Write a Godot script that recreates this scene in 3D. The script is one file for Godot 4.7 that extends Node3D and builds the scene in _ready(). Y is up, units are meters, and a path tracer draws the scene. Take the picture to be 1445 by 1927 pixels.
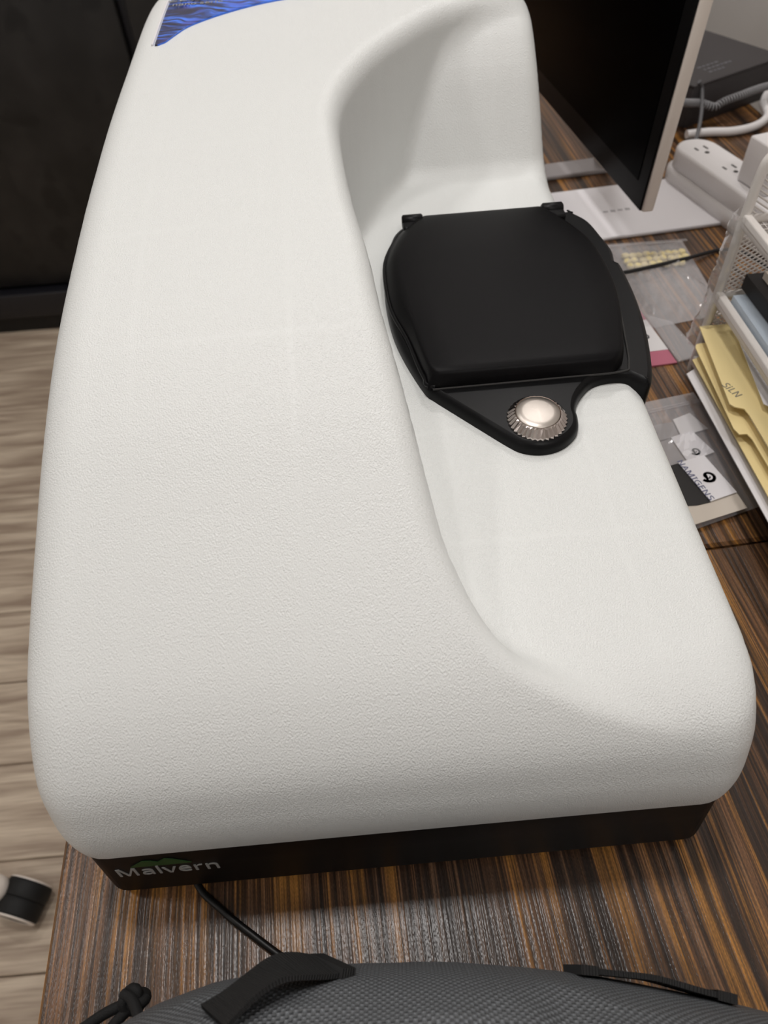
extends Node3D
# A white bench-top laboratory instrument on a rustic wooden desk, seen from a phone held above its front edge.
# Desk coordinates: x to the right, z towards the viewer, y = 0 on the desk top; the desk top stands DESK above the floor.

const DESK := 0.75
var M := {}
var taken := {}

# ------------------------------------------------------------------ scene graph helpers
func numbered(called: String) -> String:
	var n: int = taken.get(called, 0)
	taken[called] = n + 1
	return called if n == 0 else "%s_%03d" % [called, n]

func thing(called: String, label: String, category: String, at := Vector3.ZERO, turn := 0.0, group := "") -> Node3D:
	var o := Node3D.new()
	o.name = numbered(called)
	add_child(o, true)
	o.position = at + Vector3(0, DESK, 0)
	o.rotation.y = turn
	o.set_meta("label", label)
	o.set_meta("category", category)
	if group != "":
		o.set_meta("group", group)
	return o

func part(parent: Node, called: String, s, m: Material, label := "") -> MeshInstance3D:
	var o := MeshInstance3D.new()
	o.name = called
	if s is SurfaceTool:
		s.generate_normals()
		o.mesh = s.commit()
	else:
		o.mesh = s
	o.material_override = m
	o.cast_shadow = GeometryInstance3D.SHADOW_CASTING_SETTING_ON
	if label != "":
		o.set_meta("label", label)
	parent.add_child(o, true)
	return o

func struct_root(called: String) -> Node3D:
	var o := Node3D.new()
	o.name = called
	o.set_meta("kind", "structure")
	add_child(o, true)
	return o

func struct(called: String, s, m: Material, label := "") -> MeshInstance3D:
	var o := part(self, called, s, m, label)
	o.set_meta("kind", "structure")
	return o

# ------------------------------------------------------------------ mesh helpers (a, b, c counter-clockwise seen from outside)
func mb() -> SurfaceTool:
	var s := SurfaceTool.new()
	s.begin(Mesh.PRIMITIVE_TRIANGLES)
	return s

func tri(s: SurfaceTool, a: Vector3, b: Vector3, c: Vector3) -> void:
	s.add_vertex(a); s.add_vertex(c); s.add_vertex(b)

func quad(s: SurfaceTool, a: Vector3, b: Vector3, c: Vector3, d: Vector3) -> void:
	tri(s, a, b, c); tri(s, a, c, d)

func triuv(s: SurfaceTool, p: Array, uv: Array) -> void:
	for i in [0, 2, 1]:
		s.set_uv(uv[i]); s.add_vertex(p[i])

func area2(o: PackedVector2Array) -> float:
	var a := 0.0
	for i in o.size():
		var p := o[i]
		var q := o[(i + 1) % o.size()]
		a += p.x * q.y - q.x * p.y
	return a * 0.5

func inset(o: PackedVector2Array, d: float) -> PackedVector2Array:   # outline counter-clockwise seen from above (negative area in x, z)
	var r := PackedVector2Array()
	var n := o.size()
	for i in n:
		var e0 := (o[i] - o[(i + n - 1) % n]).normalized()
		var e1 := (o[(i + 1) % n] - o[i]).normalized()
		var n0 := Vector2(e0.y, -e0.x)      # left of travel = inside
		var n1 := Vector2(e1.y, -e1.x)
		var b := n0 + n1
		var k := 1.0 / maxf(0.35, 0.5 * b.length_squared())
		r.append(o[i] + b * d * k)
	return r

# lofts an outline in x, z through profile rows [inset, y]; closed by caps
func plate(s: SurfaceTool, outline: PackedVector2Array, prof: Array, xf := Transform3D.IDENTITY, smooth := true) -> void:
	var o := outline.duplicate()
	if area2(o) > 0.0:
		o.reverse()
	var rings := []
	for p in prof:
		var q := inset(o, p[0]) if p[0] != 0.0 else o
		var ring := PackedVector3Array()
		for v in q:
			ring.append(xf * Vector3(v.x, p[1], v.y))
		rings.append(ring)
	s.set_smooth_group(1 if smooth else -1)
	var n := o.size()
	for k in rings.size() - 1:
		for i in n:
			var j := (i + 1) % n
			quad(s, rings[k][i], rings[k][j], rings[k + 1][j], rings[k + 1][i])
	s.set_smooth_group(-1)
	for e in [0, rings.size() - 1]:
		var q2 := inset(o, prof[e][0]) if prof[e][0] != 0.0 else o
		var idx := Geometry2D.triangulate_polygon(q2)
		for t in range(0, idx.size(), 3):
			var a := idx[t]
			var b := idx[t + 1]
			var c := idx[t + 2]
			var up := (q2[b] - q2[a]).cross(q2[c] - q2[a]) < 0.0
			if up != (e != 0):
				var w := b
				b = c
				c = w
			tri(s, rings[e][a], rings[e][b], rings[e][c])

func rrect(w: float, d: float, r: float, n := 5, c := Vector2.ZERO) -> PackedVector2Array:
	var o := PackedVector2Array()
	for q in 4:
		var cc := Vector2((w * 0.5 - r) * [1, -1, -1, 1][q], (d * 0.5 - r) * [1, 1, -1, -1][q]) + c
		for i in n + 1:
			var a := (q + float(i) / n) * PI * 0.5
			o.append(cc + Vector2(cos(a), sin(a)) * r)
	return o

func slab(h: float, y0 := 0.0, b := 0.002) -> Array:      # profile with rounded top and bottom edges
	return [[b, y0], [b * 0.3, y0 + b * 0.3], [0.0, y0 + b], [0.0, y0 + h - b], [b * 0.3, y0 + h - b * 0.3], [b, y0 + h]]

func box(s: SurfaceTool, c: Vector3, size: Vector3, b := 0.002, xf := Transform3D.IDENTITY) -> void:
	plate(s, rrect(size.x, size.z, b, 2, Vector2(c.x, c.z)), slab(size.y, c.y - size.y * 0.5, b * 0.6), xf)

func smooth_line(p: Array, n: int, closed := false) -> Array:
	var r := []
	var m := p.size()
	var last := m if closed else m - 1
	for i in last:
		var a = p[(i + m - 1) % m] if closed or i > 0 else p[0] * 2.0 - p[1]
		var b = p[i]
		var c = p[(i + 1) % m]
		var d = p[(i + 2) % m] if closed or i + 2 < m else p[m - 1] * 2.0 - p[m - 2]
		for k in n:
			r.append(b.cubic_interpolate(c, a, d, float(k) / n))
	if not closed:
		r.append(p[m - 1])
	return r

func tube(s: SurfaceTool, pts: Array, r: float, n := 10, flat := 1.0) -> void:
	var rings := []
	var u := Vector3.UP
	for i in pts.size():
		var t: Vector3 = (pts[mini(i + 1, pts.size() - 1)] - pts[maxi(i - 1, 0)]).normalized()
		if i == 0:
			u = Vector3.UP if absf(t.y) < 0.9 else Vector3.RIGHT
		u = (u - t * u.dot(t)).normalized()
		var v := t.cross(u)
		var ring := []
		for k in n:
			var a := TAU * k / n
			ring.append(pts[i] + u * cos(a) * r * flat + v * sin(a) * r)
		rings.append(ring)
	s.set_smooth_group(1)
	for i in rings.size() - 1:
		for k in n:
			var j := (k + 1) % n
			quad(s, rings[i][k], rings[i][j], rings[i + 1][j], rings[i + 1][k])
	s.set_smooth_group(-1)
	for k in range(1, n - 1):
		tri(s, rings[0][0], rings[0][k + 1], rings[0][k])
		tri(s, rings[-1][0], rings[-1][k], rings[-1][k + 1])

func lathe(s: SurfaceTool, prof: Array, n: int, xf := Transform3D.IDENTITY, smooth := true) -> void:   # rows [radius, y] from the bottom up
	s.set_smooth_group(1 if smooth else -1)
	for k in prof.size() - 1:
		for i in n:
			var a := TAU * i / n
			var b := TAU * (i + 1) / n
			var p0: Array = prof[k]
			var p1: Array = prof[k + 1]
			var q := [Vector3(cos(a) * p0[0], p0[1], -sin(a) * p0[0]), Vector3(cos(b) * p0[0], p0[1], -sin(b) * p0[0]), Vector3(cos(b) * p1[0], p1[1], -sin(b) * p1[0]), Vector3(cos(a) * p1[0], p1[1], -sin(a) * p1[0])]
			if p0[0] > 1e-6:
				tri(s, xf * q[0], xf * q[1], xf * q[2])
			if p1[0] > 1e-6:
				tri(s, xf * q[0], xf * q[2], xf * q[3])

# a webbing band: centre points, the direction of its width at each, and its thickness
func band(s: SurfaceTool, pts: Array, wide: Array, w: float, t: float) -> void:
	var rows := []
	var along := 0.0
	for i in pts.size():
		var d: Vector3 = (pts[mini(i + 1, pts.size() - 1)] - pts[maxi(i - 1, 0)]).normalized()
		var x: Vector3 = (wide[i] - d * wide[i].dot(d)).normalized()
		var n := x.cross(d).normalized()
		if i > 0:
			along += (pts[i] - pts[i - 1]).length()
		rows.append([pts[i] - x * w * 0.5 - n * t * 0.5, pts[i] - x * w * 0.5 + n * t * 0.5, pts[i] + x * w * 0.5 + n * t * 0.5, pts[i] + x * w * 0.5 - n * t * 0.5, along])
	s.set_smooth_group(-1)
	for i in rows.size() - 1:
		for k in 4:
			var j := (k + 1) % 4
			var u0: float = rows[i][4] / 0.02
			var u1: float = rows[i + 1][4] / 0.02
			triuv(s, [rows[i][k], rows[i][j], rows[i + 1][j]], [Vector2(u0, k * 0.25), Vector2(u0, k * 0.25 + 0.25), Vector2(u1, k * 0.25 + 0.25)])
			triuv(s, [rows[i][k], rows[i + 1][j], rows[i + 1][k]], [Vector2(u0, k * 0.25), Vector2(u1, k * 0.25 + 0.25), Vector2(u1, k * 0.25)])
	for e in [0, rows.size() - 1]:
		var r: Array = rows[e]
		for f in [[0, 1, 2], [0, 2, 3]]:
			triuv(s, [r[f[0]], r[f[1]], r[f[2]]], [Vector2.ZERO, Vector2.ZERO, Vector2.ZERO])

func poly(a: Array) -> PackedVector2Array:
	var o := PackedVector2Array()
	for i in range(0, a.size(), 2):
		o.append(Vector2(a[i], a[i + 1]))
	return o

func text_mesh(t: String, size: float, depth: float, font := "Droid Sans", bold := 400) -> TextMesh:
	var f := SystemFont.new()
	f.font_names = PackedStringArray([font])
	f.font_weight = bold
	var m := TextMesh.new()
	m.text = t
	m.font = f
	m.font_size = 64
	m.pixel_size = size / 64.0
	m.depth = depth
	m.curve_step = 1.0
	return m

# ------------------------------------------------------------------ materials
func mat(c: Color, rough := 0.6, metal := 0.0) -> StandardMaterial3D:
	var m := StandardMaterial3D.new()
	m.albedo_color = c
	m.roughness = rough
	m.metallic = metal
	return m

func noise(seed_: int, freq: float, octaves := 3) -> FastNoiseLite:
	var n := FastNoiseLite.new()
	n.seed = seed_
	n.noise_type = FastNoiseLite.TYPE_SIMPLEX_SMOOTH
	n.frequency = freq
	n.fractal_octaves = octaves
	return n

func bumpy(m: StandardMaterial3D, seed_: int, px_per_bump: float, metres: float, strength: float, size := 512) -> void:
	var im := noise(seed_, 1.0 / px_per_bump, 2).get_seamless_image(size, size)
	im.convert(Image.FORMAT_RGBA8)
	im.bump_map_to_normal_map(strength)
	m.normal_enabled = true
	m.normal_texture = ImageTexture.create_from_image(im)
	m.uv1_triplanar = true
	m.uv1_world_triplanar = true
	m.uv1_scale = Vector3.ONE / metres

func wood(w: int, h: int, seed_: int) -> Array:      # rustic brown board; u across the grain, v along it
	var im := Image.create(w, h, false, Image.FORMAT_RGB8)
	var bump := Image.create(w, h, false, Image.FORMAT_RGBA8)
	var patch := noise(seed_, 1.0, 3)
	var line := noise(seed_ + 1, 1.0, 2)
	var fine := noise(seed_ + 2, 1.0, 2)
	var grit := noise(seed_ + 3, 1.0, 1)
	var dark := Color(0.20, 0.14, 0.10)
	var mid := Color(0.45, 0.315, 0.205)
	var amber := Color(0.62, 0.43, 0.20)
	var grey := Color(0.52, 0.41, 0.32)
	for y in h:
		var yy := float(y) / h
		for x in w:
			var xx := float(x) / w
			var wob := patch.get_noise_2d(xx * 3.0 + 50.0, yy * 2.5) * 0.006
			var a := patch.get_noise_2d((xx + wob) * 12.0, yy * 1.3)
			var a2 := patch.get_noise_2d((xx + wob) * 30.0 + 90.0, yy * 1.8)
			var b := line.get_noise_2d((xx + wob) * 110.0, yy * 1.6)
			var c := fine.get_noise_2d((xx + wob * 0.7) * 360.0, yy * 6.0)
			var g := grit.get_noise_2d(xx * 800.0, yy * 500.0)
			var k := dark.lerp(mid, clampf(0.5 + a * 0.9 + b * 0.45 + c * 0.5, 0.0, 1.0))
			k = k.lerp(amber, smoothstep(0.0, 0.6, a2 + a * 0.4 + b * 0.3 + c * 0.25) * 0.85)
			k = k.lerp(grey, smoothstep(0.15, 0.6, -a2 * 0.6 + b * 0.7) * 0.4)
			k = k.lerp(dark * 0.62, smoothstep(0.18, 0.65, -b + c * 0.6) * 0.65)
			k = k * (1.0 + g * 0.20 + c * 0.38)
			im.set_pixel(x, y, k)
			var e := clampf(0.5 + b * 0.42 + c * 0.24 + g * 0.10, 0.0, 1.0)
			bump.set_pixel(x, y, Color(e, e, e))
	bump.bump_map_to_normal_map(7.0)
	return [ImageTexture.create_from_image(im), ImageTexture.create_from_image(bump)]

func plank_texture(seed_: int) -> ImageTexture:        # pale oak laminate; u along the plank, v across it
	var w := 512
	var h := 128
	var im := Image.create(w, h, false, Image.FORMAT_RGB8)
	var n := noise(seed_, 1.0, 4)
	var lo := Color(0.60, 0.525, 0.455)
	var hi := Color(0.83, 0.765, 0.68)
	for y in h:
		for x in w:
			var u := float(x) / w
			var v := float(y) / h
			var a := n.get_noise_2d(u * 3.0, v * 6.0 + n.get_noise_2d(u * 2.5, v * 2.0 + 30.0) * 0.6)
			var b := n.get_noise_2d(u * 6.0 + 70.0, v * 34.0)
			im.set_pixel(x, y, lo.lerp(hi, clampf(0.52 + a * 0.9 + b * 0.35, 0.0, 1.0)))
	return ImageTexture.create_from_image(im)

func weave_textures() -> Array:      # ballistic nylon: a basket weave of thick yarns
	var n := 128
	var im := Image.create(n, n, false, Image.FORMAT_RGB8)
	var bp := Image.create(n, n, false, Image.FORMAT_RGBA8)
	var rng := noise(77, 0.05, 2)
	for y in n:
		for x in n:
			var u: float = x / 16.0
			var v: float = y / 16.0
			var over := (int(u) + int(v)) % 2 == 0
			var fu := u - floorf(u) - 0.5
			var fv := v - floorf(v) - 0.5
			var e := cos(fu * PI) * (0.55 + 0.45 * cos(fv * PI)) if over else cos(fv * PI) * (0.55 + 0.45 * cos(fu * PI)) * 0.72
			var c := (0.46 if over else 0.26) + rng.get_noise_2d(x, y) * 0.02
			im.set_pixel(x, y, Color(c * 0.97, c, c * 1.03))
			bp.set_pixel(x, y, Color(e, e, e))
	bp.bump_map_to_normal_map(6.0)
	return [ImageTexture.create_from_image(im), ImageTexture.create_from_image(bp)]

func make_materials() -> void:
	M.shell = mat(Color(0.89, 0.898, 0.89), 0.37)
	bumpy(M.shell, 5, 7.0, 0.075, 2.0)
	M.base = mat(Color(0.075, 0.066, 0.062), 0.5)
	M.base.metallic_specular = 0.3
	M.black = mat(Color(0.05, 0.05, 0.054), 0.38)
	M.black.metallic_specular = 0.28
	M.lid = mat(Color(0.058, 0.055, 0.06), 0.42)
	M.lid.metallic_specular = 0.2
	bumpy(M.lid, 6, 5.0, 0.05, 0.4)
	M.gasket = mat(Color(0.16, 0.155, 0.15), 0.7)
	M.chrome = mat(Color(0.82, 0.78, 0.76), 0.16, 1.0)
	M.satin = mat(Color(0.74, 0.71, 0.68), 0.36, 1.0)
	bumpy(M.satin, 8, 3.0, 0.02, 0.5)
	M.rubber = mat(Color(0.03, 0.03, 0.03), 0.7)
	M.cable = mat(Color(0.035, 0.034, 0.036), 0.45)
	M.letter = mat(Color(0.62, 0.62, 0.61), 0.5)
	M.green = mat(Color(0.16, 0.30, 0.14), 0.5)
	var w := wood(1280, 768, 21)
	M.wood = mat(Color.WHITE, 0.30)
	M.wood.metallic_specular = 0.5
	M.wood.albedo_texture = w[0]
	M.wood.normal_enabled = true
	M.wood.normal_texture = w[1]
	M.wood.normal_scale = 0.12
	M.steel = mat(Color(0.05, 0.05, 0.055), 0.5)
	M.planks = []
	for k in 4:
		var p := mat(Color(1, 1, 1), 0.5)
		p.albedo_texture = plank_texture(40 + k)
		M.planks.append(p)
	M.wall = mat(Color(0.88, 0.87, 0.86), 0.85)
	bumpy(M.wall, 9, 6.0, 0.08, 0.8, 256)
	M.ceiling = mat(Color(0.93, 0.93, 0.92), 0.9)
	M.screen = mat(Color(0.004, 0.004, 0.006), 0.35)
	M.screen.metallic_specular = 0.12
	M.bezel = mat(Color(0.03, 0.03, 0.035), 0.35)
	M.bezel.metallic_specular = 0.25
	M.alu = mat(Color(0.93, 0.89, 0.85), 0.4)
	M.white = mat(Color(0.91, 0.90, 0.90), 0.45)
	M.paper = mat(Color(0.92, 0.91, 0.92), 0.8)
	M.carton = mat(Color(0.21, 0.195, 0.2), 0.55)
	M.manila = mat(Color(0.94, 0.86, 0.63), 0.75)
	M.wire = mat(Color(0.90, 0.88, 0.86), 0.35)
	M.film = mat(Color(0.93, 0.92, 0.93, 0.22), 0.08)
	M.film.transparency = BaseMaterial3D.TRANSPARENCY_ALPHA
	M.wrap = mat(Color(0.95, 0.95, 0.95, 0.09), 0.05)
	M.wrap.transparency = BaseMaterial3D.TRANSPARENCY_ALPHA
	M.sleeve = mat(Color(0.80, 0.85, 0.90, 0.75), 0.2)
	M.sleeve.transparency = BaseMaterial3D.TRANSPARENCY_ALPHA
	M.print = mat(Color(0.40, 0.40, 0.42), 0.7)
	M.faint = mat(Color(0.70, 0.69, 0.70), 0.8)
	M.pencil = mat(Color(0.52, 0.50, 0.46), 0.8)
	M.violet_ink = mat(Color(0.42, 0.43, 0.55), 0.7)
	M.ink = mat(Color(0.16, 0.25, 0.33), 0.6)
	M.pink = mat(Color(0.74, 0.42, 0.50), 0.6)
	M.dark_card = mat(Color(0.10, 0.09, 0.09), 0.5)
	M.cream = mat(Color(0.88, 0.82, 0.62), 0.7)
	M.beige = mat(Color(0.83, 0.79, 0.74), 0.8)
	M.grey_card = mat(Color(0.60, 0.58, 0.58), 0.7)
	M.cord_light = mat(Color(0.62, 0.62, 0.63), 0.6)
	M.cord_dark = mat(Color(0.16, 0.16, 0.17), 0.6)
	M.grey_cord = mat(Color(0.36, 0.36, 0.37), 0.5)
	M.hole = mat(Color(0.30, 0.29, 0.28), 0.7)
	var wv := weave_textures()
	M.weave = mat(Color.WHITE, 0.5)
	M.weave.albedo_texture = wv[0]
	M.weave.normal_enabled = true
	M.weave.normal_texture = wv[1]
	M.weave.normal_scale = 1.0
	M.webbing = mat(Color(0.05, 0.048, 0.05), 0.7)
	var rib := Image.create(128, 8, false, Image.FORMAT_RGBA8)
	for x in 128:
		var e := 0.5 + 0.5 * sin(x / 128.0 * TAU * 16.0)
		for y in 8:
			rib.set_pixel(x, y, Color(e, e, e))
	rib.bump_map_to_normal_map(3.0)
	M.webbing.normal_enabled = true
	M.webbing.normal_texture = ImageTexture.create_from_image(rib)
	M.cordage = mat(Color(0.04, 0.038, 0.04), 0.75)
	bumpy(M.cordage, 12, 4.0, 0.02, 3.0, 256)
	M.cabinet = mat(Color(1, 1, 1), 0.4)
	var cab := Image.create(512, 512, false, Image.FORMAT_RGB8)
	var cn := noise(31, 0.011, 3)
	for y in 512:
		for x in 512:
			var e := clampf(0.105 + cn.get_noise_2d(x, y) * 0.07 - maxf(0.0, cn.get_noise_2d(x + 900, y) - 0.28) * 0.35, 0.03, 0.2)
			cab.set_pixel(x, y, Color(e * 1.05, e, e * 0.97))
	M.cabinet.albedo_texture = ImageTexture.create_from_image(cab)
	M.cabinet.uv1_triplanar = true
	M.cabinet.uv1_world_triplanar = true
	M.cabinet.uv1_scale = Vector3.ONE / 0.8
	M.cabinet_rail = mat(Color(0.10, 0.10, 0.12), 0.35)
	M.cabinet_foot = mat(Color(0.03, 0.03, 0.033), 0.6)
	M.lamp = mat(Color(0.9, 0.9, 0.88), 0.6)
	M.lamp.emission_enabled = true
	M.lamp.emission = Color(1.0, 0.98, 0.94)
	M.lamp.emission_energy_multiplier = 1.2
	M.badge = mat(Color.WHITE, 0.3)
	var bi := Image.create(256, 256, false, Image.FORMAT_RGB8)
	var bn := noise(51, 1.0, 3)
	for y in 256:
		for x in 256:
			var u := x / 256.0
			var v := y / 256.0
			var t := bn.get_noise_2d(u * 2.2 + v * 1.5, v * 16.0 - u * 5.0 + bn.get_noise_2d(u * 2.0, v * 2.0) * 2.0)
			var k := Color(0.06, 0.09, 0.24).lerp(Color(0.25, 0.50, 0.98), clampf(0.5 + t * 1.6 + (u - 0.2) * 0.9, 0.0, 1.0))
			k = k.lerp(Color(0.30, 0.24, 0.62), clampf(bn.get_noise_2d(u * 4.0 + 20.0, v * 4.0) - 0.1, 0.0, 0.5))
			bi.set_pixel(x, y, k)
	M.badge.albedo_texture = ImageTexture.create_from_image(bi)

# ------------------------------------------------------------------ the instrument's white shell, as a signed distance field
const SH_LO := Vector3(-0.168, 0.056, -0.676)
const SH_HI := Vector3(0.168, 0.264, 0.014)
const CELL := 0.004
const TAB := 0.003
const SHELL_BOTTOM := 0.0625
var tab_prof := PackedFloat32Array()
var tab_rear := PackedFloat32Array()
var tab_wall := PackedFloat32Array()
var tz := 0
var ty := 0
var tx := 0
var profile_line := []

func polyline_table(line: Array, inside: PackedVector2Array, lo: Vector2, nu: int, nv: int) -> PackedFloat32Array:
	var t := PackedFloat32Array()
	t.resize(nu * nv)
	for v in nv:
		for u in nu:
			var p := lo + Vector2(u, v) * TAB
			var best := 1e9
			for i in line.size() - 1:
				var a: Vector2 = line[i]
				var d: Vector2 = line[i + 1] - a
				var q := p - a
				q -= d * clampf(q.dot(d) / d.length_squared(), 0.0, 1.0)
				best = minf(best, q.length_squared())
			best = sqrt(best)
			t[v * nu + u] = -best if Geometry2D.is_point_in_polygon(p, inside) else best
	return t

func shell_tables() -> void:
	tz = int((SH_HI.z - SH_LO.z) / TAB) + 3
	ty = int((SH_HI.y - SH_LO.y) / TAB) + 3
	tx = int((SH_HI.x - SH_LO.x) / TAB) + 3
	# side profile: z, y from the front rim over the arc to the back
	var p := [Vector2(0.0022, 0.04), Vector2(0.0022, 0.064), Vector2(0.0028, 0.072), Vector2(0.0026, 0.084), Vector2(-0.0005, 0.098), Vector2(-0.009, 0.119), Vector2(-0.03, 0.1405), Vector2(-0.058, 0.158), Vector2(-0.105, 0.1815), Vector2(-0.151, 0.2025), Vector2(-0.2065, 0.2205), Vector2(-0.283, 0.2345), Vector2(-0.334, 0.241), Vector2(-0.395, 0.247), Vector2(-0.479, 0.2515), Vector2(-0.56, 0.255), Vector2(-0.61, 0.252), Vector2(-0.645, 0.238), Vector2(-0.662, 0.2), Vector2(-0.665, 0.14), Vector2(-0.665, 0.04)]
	profile_line = smooth_line(p, 4)
	tab_prof = polyline_table(profile_line, PackedVector2Array(profile_line), Vector2(SH_LO.z, SH_LO.y), tz, ty)
	# the wall beside the sample deck, in plan: x, z from the front to the back
	var w := [Vector2(0.2400, 0.0500), Vector2(0.1300, 0.0000), Vector2(0.0950, -0.0200), Vector2(0.0704, -0.0340), Vector2(0.0579, -0.0410), Vector2(0.0469, -0.0505), Vector2(0.0385, -0.0635), Vector2(0.0333, -0.0755), Vector2(0.0282, -0.0905), Vector2(0.0239, -0.1149), Vector2(0.0197, -0.1430), Vector2(0.0151, -0.1724), Vector2(0.0103, -0.2049), Vector2(0.0072, -0.2387), Vector2(0.0013, -0.2811), Vector2(-0.0021, -0.3276), Vector2(-0.0021, -0.3638), Vector2(0.0067, -0.4015), Vector2(0.0291, -0.4469), Vector2(0.0689, -0.4978), Vector2(0.0938, -0.5168), Vector2(0.1300, -0.5300), Vector2(0.2400, -0.5500)]
	var wl := smooth_line(w, 3)
	var solid := PackedVector2Array(wl)
	for c in [Vector2(0.24, -1), Vector2(-0.5, -1), Vector2(-0.5, 0.3), Vector2(0.24, 0.3)]:
		solid.append(c)
	# the face behind the deck: z, y from the deck up and over to the back
	var fr := smooth_line([Vector2(-0.435, 0.04), Vector2(-0.446, 0.11), Vector2(-0.458, 0.137), Vector2(-0.473, 0.165), Vector2(-0.486, 0.189), Vector2(-0.501, 0.213), Vector2(-0.522, 0.235), Vector2(-0.548, 0.249), Vector2(-0.60, 0.262), Vector2(-0.70, 0.275)], 3)
	var behind := PackedVector2Array(fr)
	behind.append(Vector2(-0.9, 0.275))
	behind.append(Vector2(-0.9, 0.04))
	tab_rear = polyline_table(fr, behind, Vector2(SH_LO.z, SH_LO.y), tz, ty)
	tab_wall = polyline_table(wl, solid, Vector2(SH_LO.x, SH_LO.z), tx, tz)

func look(t: PackedFloat32Array, nu: int, nv: int, u: float, v: float) -> float:
	u = clampf(u / TAB, 0.0, nu - 1.001)
	v = clampf(v / TAB, 0.0, nv - 1.001)
	var i := int(u)
	var k := int(v)
	u -= i
	v -= k
	var at := k * nu + i
	var a := t[at]
	var c := t[at + nu]
	a += (t[at + 1] - a) * u
	c += (t[at + nu + 1] - c) * u
	return a + (c - a) * v

func rounded_and(a: float, b: float, r: float) -> float:
	var u := maxf(r + a, 0.0)
	var v := maxf(r + b, 0.0)
	return minf(-r, maxf(a, b)) + sqrt(u * u + v * v)

func rounded_or(a: float, b: float, r: float) -> float:
	var u := maxf(r - a, 0.0)
	var v := maxf(r - b, 0.0)
	return maxf(r, minf(a, b)) - sqrt(u * u + v * v)

func deck_y(z: float) -> float:
	return 0.1425 - (0.05 if z > -0.25 else 0.02) * (z + 0.25)

func shell(x: float, y: float, z: float) -> float:
	var side := (absf(x) - 0.1602 + maxf(y - 0.14, 0.0) * 0.09) * 0.996
	var prof := look(tab_prof, tz, ty, z - SH_LO.z, y + 0.004 * x * x / 0.0256 - SH_LO.y)
	var body := rounded_and(side, prof, 0.022)
	var wall := look(tab_wall, tx, tz, x - SH_LO.x, z - SH_LO.z)
	var rear := look(tab_rear, tz, ty, z - SH_LO.z, y - SH_LO.y)
	var kept := rounded_or(rounded_or(wall, rear, 0.007), y - deck_y(z), 0.010)
	return rounded_and(rounded_and(body, kept, 0.013), SHELL_BOTTOM - y, 0.002)

func shell_mesh() -> ArrayMesh:
	var nx := int((SH_HI.x - SH_LO.x) / CELL) + 1
	var ny := int((SH_HI.y - SH_LO.y) / CELL) + 1
	var nz := int((SH_HI.z - SH_LO.z) / CELL) + 1
	var f := PackedFloat32Array()
	f.resize(nx * ny * nz)
	for k in nz:
		var z := SH_LO.z + k * CELL
		for j in ny:
			var y := SH_LO.y + j * CELL
			var at := (k * ny + j) * nx
			for i in nx:
				f[at + i] = shell(SH_LO.x + i * CELL, y, z)
	var ids := PackedInt32Array()
	ids.resize(nx * ny * nz)
	ids.fill(-1)
	var verts := PackedVector3Array()
	var sx := 1
	var sy := nx
	var sz := nx * ny
	var corner := [0, sx, sy, sx + sy, sz, sz + sx, sz + sy, sz + sx + sy]
	var edges := [[0, 1], [2, 3], [4, 5], [6, 7], [0, 2], [1, 3], [4, 6], [5, 7], [0, 4], [1, 5], [2, 6], [3, 7]]
	for k in nz - 1:
		for j in ny - 1:
			for i in nx - 1:
				var at := k * sz + j * sy + i
				var a := f[at]
				if absf(a) > 6.0 * CELL:
					continue
				var neg := 0
				for c in corner:
					if f[at + c] < 0.0:
						neg += 1
				if neg == 0 or neg == 8:
					continue
				var sum := Vector3.ZERO
				var n := 0
				for e in edges:
					var fa := f[at + corner[e[0]]]
					var fb := f[at + corner[e[1]]]
					if (fa < 0.0) != (fb < 0.0):
						var t := fa / (fa - fb)
						var pa := Vector3(e[0] & 1, (e[0] >> 1) & 1, e[0] >> 2)
						var pb := Vector3(e[1] & 1, (e[1] >> 1) & 1, e[1] >> 2)
						sum += pa.lerp(pb, t)
						n += 1
				ids[at] = verts.size()
				verts.append(SH_LO + (Vector3(i, j, k) + sum / n) * CELL)
	var normals := PackedVector3Array()
	normals.resize(verts.size())
	var h := 0.0015
	for v in verts.size():
		var p := verts[v]
		for step in 2:
			var d := shell(p.x, p.y, p.z)
			var g := Vector3(shell(p.x + h, p.y, p.z) - shell(p.x - h, p.y, p.z), shell(p.x, p.y + h, p.z) - shell(p.x, p.y - h, p.z), shell(p.x, p.y, p.z + h) - shell(p.x, p.y, p.z - h)) / (2.0 * h)
			normals[v] = g.normalized()
			if step == 0:
				p -= g * clampf(d / maxf(g.length_squared(), 0.2), -0.002, 0.002)
		verts[v] = p
	var idx := PackedInt32Array()
	for k in range(1, nz - 1):
		for j in range(1, ny - 1):
			for i in range(1, nx - 1):
				var at := k * sz + j * sy + i
				var neg := f[at] < 0.0
				for e in [[sx, sy, sz], [sy, sz, sx], [sz, sx, sy]]:
					if neg != (f[at + e[0]] < 0.0):
						var a := ids[at]
						var b := ids[at - e[1]]
						var c := ids[at - e[1] - e[2]]
						var d := ids[at - e[2]]
						if a < 0 or b < 0 or c < 0 or d < 0:
							continue
						if neg:
							idx.append_array([a, c, b, a, d, c])
						else:
							idx.append_array([a, b, c, a, c, d])
	var arr := []
	arr.resize(Mesh.ARRAY_MAX)
	arr[Mesh.ARRAY_VERTEX] = verts
	arr[Mesh.ARRAY_NORMAL] = normals
	arr[Mesh.ARRAY_INDEX] = idx
	var m := ArrayMesh.new()
	m.add_surface_from_arrays(Mesh.PRIMITIVE_TRIANGLES, arr)
	return m

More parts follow.
